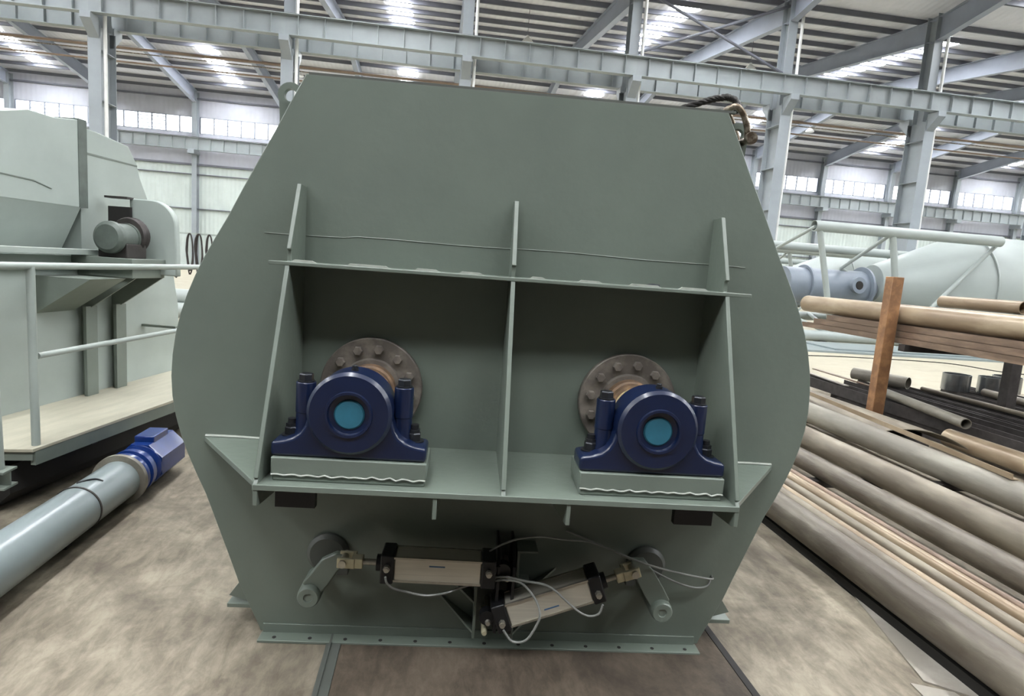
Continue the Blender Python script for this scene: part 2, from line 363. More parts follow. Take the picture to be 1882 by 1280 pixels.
for x, y, z, w in lamps:
    z = zroof(y)-1.36
    lb = 'pale bell pendant lamp hanging from the roof '+w
    if lp is None:
        lp = r = thing('pendant_lamp', lb, 'lamp', (x, y, z), group='pendant lamps under the roof')
        MB().lathe((0, 0, 0), (0, 0, 1), [(0, .26), (.06, .25), (.16, .17), (.24, .07), (.32, .06)], 20, True, True).build('lamp_shade', M_WHITE, r)
        MB().cyl((0, 0, .3), (0, 0, 1.36), .012, 6).build('hanger_rod', M_PURL, r)
    else: r = dup(lp); r.location = (x, y, z); tag(r, lb, 'lamp', 'pendant lamps under the roof')

# ---------------------------------------------------------------- the mixer (local x across, y away from the viewer, z up)
A37 = math.radians(-3.7)
mx = thing('twin_shaft_mixer', 'large green grey steel mixer with two blue bearings on its end plate', 'mixer', (.294, 2.415, 0), A37)
half = [(.81, 2.255), (.865, 2.15), (.92, 2.04), (.978, 1.93), (1.035, 1.82), (1.09, 1.71), (1.14, 1.62), (1.175, 1.555), (1.21, 1.48), (1.24, 1.405), (1.264, 1.33), (1.283, 1.25), (1.295, 1.165), (1.3, 1.08), (1.296, 1.0), (1.283, .92), (1.264, .845), (1.238, .77), (1.205, .69), (1.165, .6), (1.12, .475), (1.075, .35), (1.03, .22), (.985, .12), (.945, .03), (.94, .012)]
outline = half + [(-x, z) for x, z in half[::-1]]
MB().prism(outline, .016, 'y', 0).build('end_plate', M_PAINT, mx, .003)
inner = [(x-.03, z-.02 if z > 2.2 else z) for x, z in half]; inner = inner+[(-x, z) for x, z in inner[::-1]]
MB().prism(inner, 2.3, 'y', .016).build('drum_body', M_PAINT, mx)
MB().prism(outline, .016, 'y', 2.316).build('end_plate', M_PAINT, mx, .003)
MB().box(-.8, .84, .0, .02, 2.253, 2.262).box(-.8, .8, .02, 2.3, 2.235, 2.262).build('top_cover', M_DARKP, mx)
# weld seam across the plate
b = MB(); sx = -.95
seam = []
while sx < 1.0: seam.append((sx, -.0005, 1.668+.0022*math.sin(sx*9)+(.006 if sx < -.6 else 0)*-1-.012*max(0, sx-.3))); sx += .05
b.tube(seam, .0019, 6, 1).build('weld_seam', M_PAINT, mx)
# base angle with bolt holes
MB().box(-.932, .93, -.065, 0, .0, .012).box(-.927, .92, -.008, .0, .0, .05).build('base_flange', M_PAINT, mx, .002)
for i in range(13):
    x = -.87+i*.145
    MB().cyl((x, -.042, .0115), (x, -.042, .0135), .008, 12).build('bolt_hole', M_INNER, mx)
MB().box(-.925, .925, .3, .36, .0, .012).build('base_flange', M_PAINT, mx)
for s in (-1, 1):
    f = MB().box(min(s*.95, s*1.085), max(s*.95, s*1.085), .02, .26, .1, .118).build('mounting_foot', M_PAINT, mx, .002)
    MB().prism([(s*.98, .118), (s*1.08, .15), (s*1.035, .215), (s*1.0, .215)], .014, 'y', .03).build('gusset', M_PAINT, f)
# ribs: tapered plates standing out of the end plate
def rib(x, nm='stiffening_rib'):
    t = .0075
    pts = [(0, 1.845), (-.078, 1.845), (-.19, 1.605), (-.176, 1.6), (-.176, 1.562), (-.199, 1.556), (-.487, .862), (-.478, .86), (-.492, .842), (-.492, .77), (-.475, .765), (-.05, .72), (0, .72)]
    if nm != 'stiffening_rib': pts = pts[:-4]+[(-.492, .843), (0, .843)]
    return MB().prism(pts, 2*t, 'x', x-t).build('stiffening_rib', M_PAINT, mx, .002)
rib(-.803); rib(.806); rib(.003, 'c')
# upper shelf with its protruding tips, weld blobs on it
sh = MB().prism([(-.87, -.2), (-.8, -.205), (.8, -.205), (.9, -.2), (.84, 0), (-.83, 0)], .014, 'z', 1.546).build('upper_shelf', M_PAINT, mx, .002)
for x0, x1 in ((-.795, -.7), (-.6, -.44), (-.36, -.26), (-.2, -.1), (.06, .13), (.24, .34), (.43, .56), (.62, .74)):
    MB().prism([(x0, 1.559), (x1, 1.559), (x1-.02, 1.568), (x0+.015, 1.569)], .012, 'y', -.196).build('weld_bead', M_DUSTW, sh)
MB().lathe((.5, -.19, 1.566), (1, .1, 0), [(0, .004), (.02, .008), (.05, .006)], 8).build('bolt_scrap', M_BOLT, sh)
# lower shelf with triangular wings
ls = MB().prism([(-.812, -.495), (.812, -.495), (.815, -.47), (1.169, -.006), (1.169, 0), (-1.169, 0), (-1.169, -.006), (-.815, -.47)], .02, 'z', .823).build('lower_shelf', M_PAINT, mx, .002)
for s in (-1, 1):
    MB().tube([(s*1.165, -.004, .846), (s*1.05, -.004, .847), (s*.95, -.004, .845), (s*.815, -.004, .847)], .006, 6, 3).build('weld_bead', M_DUSTW, ls)
for x in (-.222, .226): MB().prism([(-.49, .823), (-.49, .748), (0, .66), (0, .823)], .014, 'x', x-.007).build('under_gusset', M_PAINT, mx, .002)
for x0, x1 in ((-.79, -.65), (.65, .795)): MB().box(x0, x1, -.33, -.30, .70, .823).build('dark_block', M_BLACK, mx, .002)  # plain black blocks in the pockets under the shelf
# bearing pads
for x0, x1 in ((-.768, -.258), (.262, .768)):
    p = MB().box(x0, x1, -.452, -.262, .866, .924).box(x0+.004, x1-.004, -.448, -.266, .843, .866).build('bearing_pad', M_PAINT, mx, .004)
    n = 26
    MB().tube([(x0+.002+(x1-x0-.004)*i/n, -.452, .866+.003*math.sin(i*2.3)+.002*random.uniform(-1, 1)) for i in range(n+1)], .0034, 6, 2).build('weld_bead', M_DUSTW, p)
# shaft flange and bearing
def hexh(b, p, r, h, ax=(0, 0, 1)): return b.lathe(p, ax, [(0, r), (h*.85, r), (h, r*.86)], 6)
def bearing(cx):
    zc = 1.083
    fl = MB().lathe((cx, -.002, zc), (0, -1, 0), [(0, .2), (.026, .2), (.03, .196), (.03, .12), (.045, .115), (.045, .1)], 48).build('shaft_flange', M_FLANGE, mx)
    for k in range(12):
        a = PI/12+k*PI/6+.1
        hexh(MB(), (cx+.157*math.cos(a), -.032, zc+.157*math.sin(a)), .019, .022, (0, -1, 0)).build('flange_bolt', M_FLANGE, fl)
    MB().lathe((cx, -.04, zc), (0, -1, 0), [(0, .1), (.05, .1), (.055, .092), (.09, .092), (.095, .08)], 40).build('seal_hub', M_RUST, fl)
    MB().cyl((cx, -.1, zc), (cx, -.34, zc), .08, 32).build('shaft', M_SHAFT, fl)
    z0 = .924; R = .137; cz = zc-z0
    pts = [(-.255, 0), (.255, 0), (.255, .05), (.215, .056), (.185, .066), (.162, .083), (.148, .106), (.14, .132)]
    for k in range(0, 33):
        a = -.12+(PI+.24)*k/32; pts.append((R*math.cos(a), cz+R*math.sin(a)))
    pts += [(-.14, .132), (-.148, .106), (-.162, .083), (-.185, .066), (-.215, .056), (-.255, .05)]
    h = MB().prism([(x+cx, z+z0) for x, z in pts], .125, 'y', -.442).build('bearing_housing', M_BLUE, mx, .012, seg=3, label='blue pillow block bearing housing')
    MB().lathe((cx, -.325, zc), (0, 1, 0), [(0, .136), (.015, .13), (.028, .105), (.04, .085)], 40).build('rear_boss', M_BLUE, h)
    MB().lathe((cx, -.43, zc), (0, -1, 0), [(0, .139), (.022, .139), (.034, .128), (.036, .078), (.044, .076), (.044, .068), (.026, .066), (.022, .05)], 48).build('end_cover', M_BLUE, h)
    MB().lathe((cx, -.447, zc-.002), (0, -1, 0), [(0, .05), (.008, .05), (.012, .045)], 32).build('shaft_end', M_TEAL, h, label='teal painted shaft end')
    hexh(MB().cyl((cx+.004, -.405, zc+R-.004), (cx+.004, -.405, zc+R+.008), .012, 16), (cx+.004, -.405, zc+R+.008), .009, .01).build('grease_plug', M_BOLT, h)
    for s in (-1, 1):
        x = cx+s*.165
        MB().lathe((x, -.36, z0+.05), (0, 0, 1), [(0, .04), (.03, .033), (.085, .031), (.087, .033), (.188, .033), (.19, .031)], 24).build('cap_lug', M_BLUE, h)
        bo = MB().cyl((x, -.36, z0+.239), (x, -.36, z0+.245), .028, 20); hexh(bo, (x, -.36, z0+.245), .024, .024).build('cap_bolt', M_BOLT, h)
        x = cx+s*.207
        bo = MB().cyl((x, -.365, z0+.05), (x, -.365, z0+.057), .034, 24)
        hexh(bo, (x, -.365, z0+.057), .024, .028); bo.cyl((x, -.365, z0+.08), (x, -.365, z0+.112), .0145, 14).lathe((x, -.365, z0+.084), (0, 0, 1), [(0, .021), (.012, .021)], 6)
        bo.build('foot_bolt', M_BOLT, h)
bearing(-.518); bearing(.514)
# lifting lugs
for s in (-1, 1):
    b = MB(); n = 20; cx, cz, ro, ri = s*.893, 2.195, .048, .024
    ring = []
    for k in range(n): a = 2*PI*k/n; ring.append((math.cos(a), math.sin(a)))
    V = [[b.b.verts.new((cx+c*r, y, cz+q*r)) for c, q in ring] for y in (.09, .115) for r in (ri, ro)]
    for i in range(n):
        j = (i+1) % n
        for p, q in ((0, 1), (1, 3), (3, 2), (2, 0)): b.b.faces.new([V[p][i], V[p][j], V[q][j], V[q][i]])
    b.prism([(s*.78, 2.2), (s*.875, 2.16), (s*.935, 2.17), (s*.93, 2.08), (s*.86, 2.06)], .025, 'y', .09)
    b.build('lifting_lug', M_PAINT, mx)
# discharge gear below the shelf: trunnion levers, clevises, cylinders, bracket
def lever(s):
    px, pz = s*.568, .405 if s < 0 else .432
    bx, bz = s*.706, .265 if s < 0 else .253
    d = MB().lathe((s*.668, -.002, .375), (0, -1, 0), [(0, .085), (.015, .085), (.03, .07), (.03, .04)], 32).build('trunnion_plate', M_DARKP, mx)
    MB().box(s*.60-.02, s*.60+.02, -.05, -.002, .3, .36).build('stop_block', M_DARKP, d)
    pts = [Vector((px, -.13, pz)), Vector((s*.60, -.13, pz+.004)), Vector((s*.635, -.13, .385)), Vector((s*.67, -.13, .33)), Vector((bx, -.13, bz+.02))]
    b = MB(); wd = [.03, .034, .04, .042, .04]; L_, R_ = [], []
    for i, p in enumerate(pts):
        t = (pts[min(i+1, 4)]-pts[max(i-1, 0)]).normalized(); nrm = Vector((-t.z, 0, t.x)); L_.append(p+nrm*wd[i]); R_.append(p-nrm*wd[i])
    b.prism([(p.x, p.z) for p in L_+R_[::-1]], .03, 'y', -.145)
    lv = b.build('lever_arm', M_PAINT, mx, .006)
    MB().lathe((bx, -.0, bz), (0, -1, 0), [(0, .045), (.15, .045), (.165, .043), (.172, .038), (.172, .018), (.166, .016)], 28).build('lever_boss', M_PAINT, lv)
    return px, pz
pL = lever(-1); pR = lever(1)
def cylinder(rear, pin, length, y=-.175):
    rear = Vector((rear[0], y, rear[1])); pin = Vector((pin[0], y, pin[1])); d = (pin-rear).normalized()
    ang = math.atan2(d.z, d.x); Mx = Matrix.Translation(rear) @ Matrix.Rotation(-ang, 4, 'Y')
    def bx(b, *a): return b.box(*a, Mx)
    tot = (pin-rear).length; h = .048
    root = bx(MB(), .0, length, -h, h, -h, h).build('air_cylinder', M_ALU, mx, .006, label='silver square barrel pneumatic cylinder')
    up = -1 if False else 1
    for yy in (-h-.004, h-.006):
        for zz in (-h-.002, h-.006):
            bx(MB(), .0, length, yy, yy+.010, zz, zz+.008).build('tie_rod', M_ZINC, root)
    for a0, a1, hh in ((-.055, 0, .058), (length, length+.05, .058)):
        bx(MB(), a0, a1, -hh, hh, -hh, hh).build('end_cap', M_BLACK, root, .006)
    MB().cyl(Mx @ Vector((length+.05, 0, 0)), Mx @ Vector((length+.07, 0, 0)), .032, 20).build('rod_gland', M_BLACK, root)
    MB().cyl(Mx @ Vector((length+.06, 0, 0)), Mx @ Vector((tot-.055, 0, 0)), .012, 16).build('piston_rod', M_ZINC, root)
    cl = bx(bx(bx(MB(), tot-.075, tot-.03, -.022, .022, -.02, .02), tot-.035, tot+.022, -.026, -.012, -.02, .02), tot-.035, tot+.022, .034, .047, -.02, .02)
    bx(cl, tot-.045, tot-.03, -.026, .047, -.02, .02)
    cl.build('clevis', M_BRASS, root, .003)
    pp = Mx @ Vector((tot, 0, 0)); MB().cyl(pp+Vector((0, -.036, 0)), pp+Vector((0, .06, 0)), .015, 18).build('clevis_pin', M_ZINC, root)
    for a in (-.028, length+.024):
        q = Mx @ Vector((a, -.058, -.012)); q2 = q+Vector((0, -.02, 0))
        MB().cyl(q, q2, .013, 6).lathe(q2, (0, -1, 0), [(0, .009), (.008, .009)], 14).build('air_fitting', M_ZINC, root)
    bx(MB(), length*.42, length*.6, -h-.0006, -h, -.022, -.016).build('maker_mark', mat('blue_print', (70, 100, 130), .4), root)
    MB().lathe(Mx @ Vector((-.085, -.02, 0)), (0, 1, 0), [(0, .03), (.04, .03)], 20).build('rear_eye', M_BLACK, root)
    return root, Mx
# left cylinder points to the left, right one up to the right
cylinder((-.040, .421), (-.572, .421+.008), .335)
cylinder((.075, .25), (pR[0], pR[1]), .338)
bk = MB().prism([(0, .12), (0, .5), (-.09, .5), (-.2, .44), (-.2, .16), (-.09, .12)], .012, 'x', .022).prism([(0, .12), (0, .5), (-.09, .5), (-.2, .44), (-.2, .16), (-.09, .12)], .012, 'x', .082).build('cylinder_bracket', M_BLACK, mx, .002)
for x, z, M_ in ((.063, .392, M_ZINC), (-.012, .163, M_BRASS), (.0, .205, M_ZINC)):
    MB().lathe((x, -.2, z), (0, -1, 0), [(-.18, .012), (0, .012), (.008, .009)], 14).build('bracket_bolt', M_, bk)
MB().box(.106, .118, -.1, 0, .30, .456).box(.106, .19, -.1, 0, .45, .46).box(.106, .17, -.1, 0, .296, .306).build('channel_bracket', M_PAINT, mx, .002)
for s in (-1, 1):
    g = MB().box(min(s*.045, s*.057), max(s*.045, s*.057), -.1, 0, .07, .3).build('bracket_rib', M_PAINT, mx, .002) if s < 0 else MB().box(.1, .112, -.1, 0, .07, .26).build('bracket_rib', M_PAINT, mx, .002)
    xx = -.05 if s < 0 else .106
    for z, o in ((.215, .18), (.085, .16)):
        b = MB(); P = [(xx, 0, z), (xx, -.1, z), (xx+s*o, 0, z+.12)]
        P = [Vector(p) for p in P]; Q = [p+Vector((0, 0, .011)) for p in P]
        b.poly(P+Q, [(0, 1, 2), (5, 4, 3), (0, 3, 4, 1), (1, 4, 5, 2), (2, 5, 3, 0)]).build('bracket_gusset', M_PAINT, g)
# air hoses
H = [[(-.401, -.255, .411), (-.395, -.25, .385), (-.371, -.23, .352), (-.32, -.2, .322), (-.248, -.2, .311), (-.17, -.2, .325), (-.109, -.2, .351), (-.036, -.2, .376), (.02, -.17, .37)],
     [(.005, -.2, .396), (.06, -.215, .408), (.121, -.24, .409), (.218, -.255, .398), (.299, -.25, .332), (.35, -.245, .29), (.39, -.245, .275), (.425, -.25, .29), (.436, -.255, .33)],
     [(.006, -.2, .382), (.07, -.22, .398), (.122, -.24, .394), (.173, -.25, .339), (.193, -.26, .29), (.187, -.26, .247), (.149, -.26, .177), (.096, -.258, .168), (.058, -.262, .215)],
     [(-.011, -.15, .478), (.03, -.15, .505), (.1, -.14, .53), (.196, -.13, .539), (.3, -.12, .525), (.414, -.1, .507), (.591, -.17, .469), (.752, -.12, .407), (.937, -.05, .345), (.965, -.01, .335), (.975, .05, .33)],
     [(.31, -.02, .52), (.5, -.03, .45), (.678, -.05, .377), (.783, -.06, .332), (.875, -.05, .303), (.93, -.04, .305), (.955, -.02, .325), (.98, .05, .32)]]
for p in H: MB().tube(p, .0045, 8, 8).build('air_hose', M_HOSE, mx)

# shackle and wire rope on the right lug (things of their own)
def mw(x, y, z):
    c, s = math.cos(A37), math.sin(A37); return Vector((.294+c*x-s*y, 2.415+s*x+c*y, z))
sk = thing('shackle', 'worn galvanised bow shackle hooked through the right lifting lug', 'shackle', mw(.893, .1, 2.195))
rot = sk.location
bow = [mw(.918, .055, 2.17), mw(.912, .05, 2.215), mw(.89, .05, 2.265), mw(.862, .055, 2.295), mw(.843, .075, 2.292), mw(.836, .1, 2.29), mw(.845, .13, 2.29), mw(.866, .15, 2.29), mw(.893, .155, 2.25), mw(.913, .155, 2.21), mw(.918, .15, 2.17)]
MB().tube([p-rot for p in bow], .0125, 12, 5).build('bow', M_SHACK, sk)
MB().cyl(mw(.918, .03, 2.17)-rot, mw(.918, .175, 2.17)-rot, .014, 16).lathe(mw(.918, .03, 2.17)-rot, (0, -1, 0), [(0, .024), (.02, .024)], 16).build('shackle_pin', M_SHACK, sk)
rp = MB(); path = [mw(.50, .25, 2.268), mw(.60, .22, 2.275), mw(.673, .17, 2.298), mw(.75, .15, 2.326), mw(.80, .13, 2.34), mw(.84, .115, 2.345), mw(.868, .105, 2.335), mw(.888, .1, 2.31), mw(.88, .1, 2.285)]
P = []
for i in range(len(path)-1):
    for k in range(10): P.append(path[i].lerp(path[i+1], k/10))
for q in range(4):
    st = []
    for i, p in enumerate(P):
        t = (P[min(i+1, len(P)-1)]-P[max(i-1, 0)]).normalized(); d, u, v = rp._frame(t); a = i*.45+q*PI/2
        st.append(p+(u*math.cos(a)+v*math.sin(a))*.0075)
    rp.tube(st, .0068, 7, 1)
tag(rp.build('wire_rope_sling', M_ROPE), 'dark twisted wire rope sling arching over the mixer top right corner', 'wire rope')

# ---------------------------------------------------------------- left: second machine with walkway
a = math.radians(10.4)
lm = thing('mixing_machine', 'pale grey green machine with drive motor and walkway on the left', 'machine', (-2.67, 4.553, 0), -a)   # local y runs along the walkway, x points out of its face
# lower body wall
MB().prism([(-1.6, .12), (1.60, .12), (1.60, .62), (1.575, 1.02), (1.47, 1.45), (-1.6, 1.45)], .9, 'x', -.9).build('lower_body', M_PALE, lm, .004)
# left hood: vertical face with a peaked top, chamfered inwards below
hd = MB().prism([(-1.6, 1.8), (-1.6, 2.1), (-.26, 2.325), (-.05, 2.385), (.15, 2.385), (.385, 2.42), (.385, 1.8)], .9, 'x', -.9).build('left_hood', M_PALE, lm, .004)
MB().prism([(0, 1.8), (-.17, 1.46), (-.9, 1.46), (-.9, 1.8)], 1.985, 'y', -1.6).build('hood_chamfer', M_PALE, hd)
MB().prism([(-1.6, 1.93), (-.27, 1.945), (-.03, 1.935), (.12, 1.90), (.12, 1.905), (-.03, 1.942), (-.27, 1.952), (-1.6, 1.937)], .006, 'x', 0).build('hood_seam', M_PALE2, hd)
MB().box(-.3, .004, .372, .455, 1.80, 2.43).build('joint_strip', M_MOTOR, lm)
# right hood with cut corner
MB().prism([(.45, 1.42), (.45, 2.39), (.66, 2.38), (.98, 2.345), (1.08, 2.22), (1.12, 2.11), (1.36, 1.71), (1.47, 1.45), (1.47, 1.42)], .8, 'x', -.85).build('right_hood', M_PALE, lm, .004)
MB().prism([(.46, 2.2), (1.08, 2.2), (1.08, 2.21), (.46, 2.215)], .012, 'x', -.058).build('hood_seam', M_PALE2, lm)
# shelf rails, bracket under the motor
MB().box(.0, .12, -1.6, .42, 1.46, 1.50).box(.0, .06, -1.6, .3, 1.36, 1.385).build('ledge', M_PALE, lm, .003)
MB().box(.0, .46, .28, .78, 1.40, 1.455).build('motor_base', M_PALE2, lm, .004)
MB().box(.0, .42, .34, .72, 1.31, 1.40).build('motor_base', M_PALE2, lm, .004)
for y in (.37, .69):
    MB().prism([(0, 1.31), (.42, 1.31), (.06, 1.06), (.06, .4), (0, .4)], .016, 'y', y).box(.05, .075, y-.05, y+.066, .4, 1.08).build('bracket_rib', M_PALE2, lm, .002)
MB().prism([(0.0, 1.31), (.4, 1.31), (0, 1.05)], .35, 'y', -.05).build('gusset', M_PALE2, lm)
# motor, pulley and belt guard
mo = MB().lathe((.27, .28, 1.60), (0, 1, 0), [(0, .09), (.02, .115), (.05, .118), (.05, .105), (.2, .105), (.2, .112), (.22, .112), (.22, .08), (.3, .08)], 32).build('drive_motor', M_MOTOR, lm, label='dark dusty drive motor')
MB().box(.16, .38, .34, .56, 1.455, 1.56).build('gear_case', M_DKSTEEL, mo, .006)
MB().lathe((.27, .5, 1.62), (0, 1, 0), [(0, .13), (.02, .14), (.04, .12), (.06, .14), (.08, .13)], 28).build('pulley', M_DKSTEEL, mo)
MB().box(.02, .2, .64, .66, 1.44, 1.84).build('guard_gap_shade', M_INNER, lm)  # black plate standing in for the shaded gap beside the belt guard
g2 = [(.17, 1.33), (.17, 1.91), (.34, 1.91)] + [(.34+.2*math.sin(t), 1.71+.2*math.cos(t)) for t in [i*PI/2/8 for i in range(1, 9)]] + [(.55, 1.33)]
MB().prism(g2, .06, 'y', .67).build('belt_guard', M_PALE, lm, .01)
MB().box(.02, .2, .6, .68, 1.90, 1.915).build('guard_lip', M_DKSTEEL, lm)
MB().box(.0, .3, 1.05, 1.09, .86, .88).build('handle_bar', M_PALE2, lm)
# walkway
wk = MB().prism([(-.1, -.95), (.32, -.95), (.671, -.86), (.671, 1.95), (-.1, 1.95)], .02, 'z', .38).build('walkway_plate', M_WALK, lm, .003, label='dusty cream walkway plate')
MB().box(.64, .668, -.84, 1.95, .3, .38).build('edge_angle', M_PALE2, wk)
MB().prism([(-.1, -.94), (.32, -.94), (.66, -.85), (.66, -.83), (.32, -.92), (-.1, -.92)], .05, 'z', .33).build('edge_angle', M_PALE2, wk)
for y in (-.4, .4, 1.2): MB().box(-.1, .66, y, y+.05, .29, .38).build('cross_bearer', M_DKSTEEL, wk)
for y in (-.7, .3, 1.3):
    MB().box(-.6, -.5, y, y+.1, 0, .15).box(-.1, -.02, y, y+.1, 0, .38).build('support_leg', M_DKSTEEL, lm)
MB().prism([(-.4, .3), (.2, .1), (.9, .32), (.9, .36), (.2, .16), (-.4, .36)], .05, 'x', .3).build('drive_strut', M_DKSTEEL, lm)
MB().lathe((.45, .75, .16), (0, 0, 1), [(0, .07), (.1, .07), (.12, .05), (.16, .05)], 16).build('grease_pump', M_DKSTEEL, lm)
MB().prism([(-.5, .03), (.42, .03), (.52, .12), (.52, .285), (-.5, .285)], 2.75, 'y', -.85).build('under_fill', M_INNER, lm)  # near-black body filling the space below the walkway
# railing
rl = MB().tube([(.63, -2.2, 1.418), (.63, -.3, 1.412), (.63, 2.4, 1.41)], .02, 12, 1).build('handrail', M_PALE, lm)
MB().tube([(.63, -.79, .4), (.63, -.79, 1.41)], .022, 12, 1).build('rail_post', M_PALE, rl)
MB().tube([(.0, -.6, .4), (-.05, -.6, 1.41)], .02, 12, 1).build('rail_post', M_PALE, rl)
MB().tube([(.63, -.76, .91), (.63, 1.9, .935)], .018, 12, 1).build('mid_rail', M_PALE, rl)
# stair landing at the near left corner
sl = thing('stair_post', 'grey handrail post on a short beam at the left picture edge', 'post', (-2.04, 3.12, 0))
MB().box(-.6, .055, -.05, .05, .44, .452).box(-.6, .055, -.05, .05, .36, .372).box(-.6, .055, -.005, .005, .372, .44).build('beam', M_PALE2, sl, .002)
MB().tube([(.0, 0, .452), (-.01, .0, .95), (-.02, 0, 1.35)], .026, 14, 1).build('post', M_PALE, sl)
MB().tube([(-.02, 0, .86), (-.5, -.1, .84)], .018, 10, 1).build('mid_rail', M_PALE, sl)
MB().box(-.5, -.42, -.05, .05, 0, .36).box(-.14, -.08, -.05, .05, 0, .36).build('leg', M_DKSTEEL, sl)
# screw conveyor lying on the floor
sc = thing('screw_conveyor', 'long light grey tube conveyor with blue geared motor lying on the floor', 'conveyor', (-1.82, 0, 0))
MB().cyl((0, 1.2, .152), (0, 3.83, .152), .12, 48).build('tube', M_TUBE, sc)
MB().lathe((0, 3.35, .152), (0, 1, 0), [(0, .121), (.0, .125), (.012, .125), (.012, .121)], 48, False, False).build('strap', M_DKSTEEL, sc, label='thin dark band round the tube')
MB().lathe((0, 3.79, .152), (0, 1, 0), [(0, .121), (0, .155), (.03, .155), (.03, .1)], 40).build('end_flange', M_PIPE3, sc)
MB().tube([(-.04, 3.43, .268), (0, 3.46, .276), (.03, 3.49, .272), (.06, 3.5, .258)], .005, 6, 4).build('cable_tie', M_BLACK, sc)
for y in (1.8, 3.2): MB().box(-.08, .03, y, y+.05, 0, .04).build('foot', M_DKSTEEL, sc)
gm = MB().lathe((0, 3.82, .152), (0, 1, 0), [(0, .13), (.03, .142), (.06, .142), (.07, .12), (.1, .12), (.105, .142), (.15, .142), (.16, .11), (.22, .11), (.23, .135), (.26, .14)], 36).build('gear_motor', M_BMOTOR, sc, label='bright blue geared motor')
MB().lathe((0, 4.06, .155), (0, 1, 0), [(0, .145), (.01, .148), (.36, .148), (.38, .13)], 8, ph=PI/8).build('motor_body', M_BMOTOR, gm)
MB().box(-.06, .06, 4.12, 4.34, .28, .33).build('terminal_box', M_BMOTOR, gm, .006)

# ---------------------------------------------------------------- far left: hose rack and stored pipes
hr = thing('hose_rack', 'rack with dark hoses hanging by the far left wall', 'rack', (-7.5, 20, 0))
for x in (-.75, .9): MB().box(x-.03, x+.03, -.03, .03, 0, 1.95).build('upright', M_PALE2, hr)
MB().box(-.8, .95, -.03, .03, 1.86, 1.91).box(-.8, .95, -.02, .02, .9, .94).build('crossbar', M_PALE, hr)
for x, n in ((-.35, 3), (.05, 2), (.32, 3), (.62, 2)):
    b = MB()
    for q in range(n):
        w = .08+.02*q; b.tube([(x-w, -.06-q*.03, 1.3+q*.1), (x-w*.7, -.06-q*.03, 1.75), (x, -.06-q*.03, 1.88), (x+w*.7, -.06-q*.03, 1.7), (x+w, -.06-q*.03, 1.2-q*.15), (x, -.06-q*.03, .75-q*.1), (x-w, -.06-q*.03, 1.3+q*.1)], .022, 7, 5)
    b.build('hose_coil', M_DKSTEEL, hr)
for z, y, w in ((.165, 13.83, 'lower front one'), (.165, 14.17, 'lower rear one'), (.445, 14.0, 'upper one')):
    tag(MB().pipe((-6.2, y, z), (-3.2, y, z), .16, .02).build('steel_pipe', M_SILO), 'pale thick pipe lying left behind the mixer, the %s of the three' % w, 'pipe')

# ---------------------------------------------------------------- right: pipes on the floor
for y, x1 in ((2.05, 4.7), (4.4, 5.6), (6.6, 4.7)):
    tag(MB().box(2.46, x1, y, y+.1, 0, .05).build('timber_bearer', M_DKSTEEL), 'dark low bearer under the floor pipes, %s' % {2.05: 'nearest the camera', 4.4: 'beside the mixer', 6.6: 'farthest back'}[y], 'bearer')
tag(MB().box(2.29, 2.43, 1.5, 8, 0, .05).build('shade_strip', M_INNER), 'dark strip standing in for the shadow under the nearest thick pipe', 'shade strip')  # invented bar, put in as the black shadow band under the pipe
pipes = [(2.343, .144, .094, M_PIPE2, 1.0, 8.2, 'nearest thick brownish pipe at the front edge of the floor pile'),
         (2.50, .085, .035, M_PIPE3, .8, 8.0, 'thin grey pipe lying directly behind the nearest thick pipe'),
         (2.617, .091, .041, M_PIPE, 1.2, 8.3, 'second thin pipe of the near bundle on the floor'),
         (2.72, .078, .028, M_PIPET, .9, 8.1, 'thinnest tan pipe in the near bundle'),
         (2.80, .086, .036, M_PIPE, 1.1, 8.0, 'fourth thin pipe of the near bundle'),
         (2.905, .09, .04, M_PIPET, 1.0, 8.4, 'fifth thin pipe, at the back of the near bundle'),
         (3.03, .075, .025, M_BAR, 1.0, 8.4, 'thin rusty bar in the gap before the dark thick pipe'),
         (3.235, .13, .08, M_PIPE2, 1.2, 8.2, 'dark brown medium pipe behind the bundle of thin pipes'),
         (3.669, .155, .105, M_PIPE, 1.4, 8.6, 'thick weathered pipe in the middle of the floor pile'),
         (4.40, .165, .115, M_PIPE3, 1.4, 8.4, 'thickest pale grey pipe at the back of the floor row'),
         (5.46, .144, .094, M_PIPET, 2.8, 5.62, 'brownish thick pipe end lying right behind the pale grey pipe')]
for x, z, r_, M_, y0, y1, lb in pipes:
    tag(MB().pipe((x, y0, z), (x, y1, z), r_, .007, 36).build('steel_pipe', M_), lb, 'pipe', 'pipes on the floor at the right')
# heap behind the floor pipes
ang = MB().prism([(0, 0), (.055, 0), (.055, .007), (.007, .007), (.007, .045), (0, .045)], 3.6, 'y', -1.8).build('angle_bar', M_PIPET)
p0, p1 = Vector((4.72, 7.3, .285)), Vector((4.38, 4.05, .285)); ang.location = (p0+p1)/2; ang.rotation_euler = (0, 0, -math.atan2(p0.x-p1.x, p0.y-p1.y))
tag(ang, 'pale tan angle bar lying askew across the thick grey pipe', 'angle bar')
b = MB(); n = 20; rr = .45
ring0 = [(5.0+rr*math.cos(.87+1.4*k/n), 8.7, -.2+rr*math.sin(.87+1.4*k/n)) for k in range(n+1)]
ring1 = [(5.0+rr*math.cos(.87+1.4*k/n), 5.2+.5*k/n, -.2+rr*math.sin(.87+1.4*k/n)) for k in range(n+1)]
P = ring0+ring1+[(x, y, z-.008) for x, y, z in ring0+ring1]; q = n+1
F = []
for k in range(n): F += [(k, k+1, q+k+1, q+k), (2*q+k, 3*q+k, 3*q+k+1, 2*q+k+1), (q+k, q+k+1, 3*q+k+1, 3*q+k), (k, 2*q+k, 2*q+k+1, k+1)]
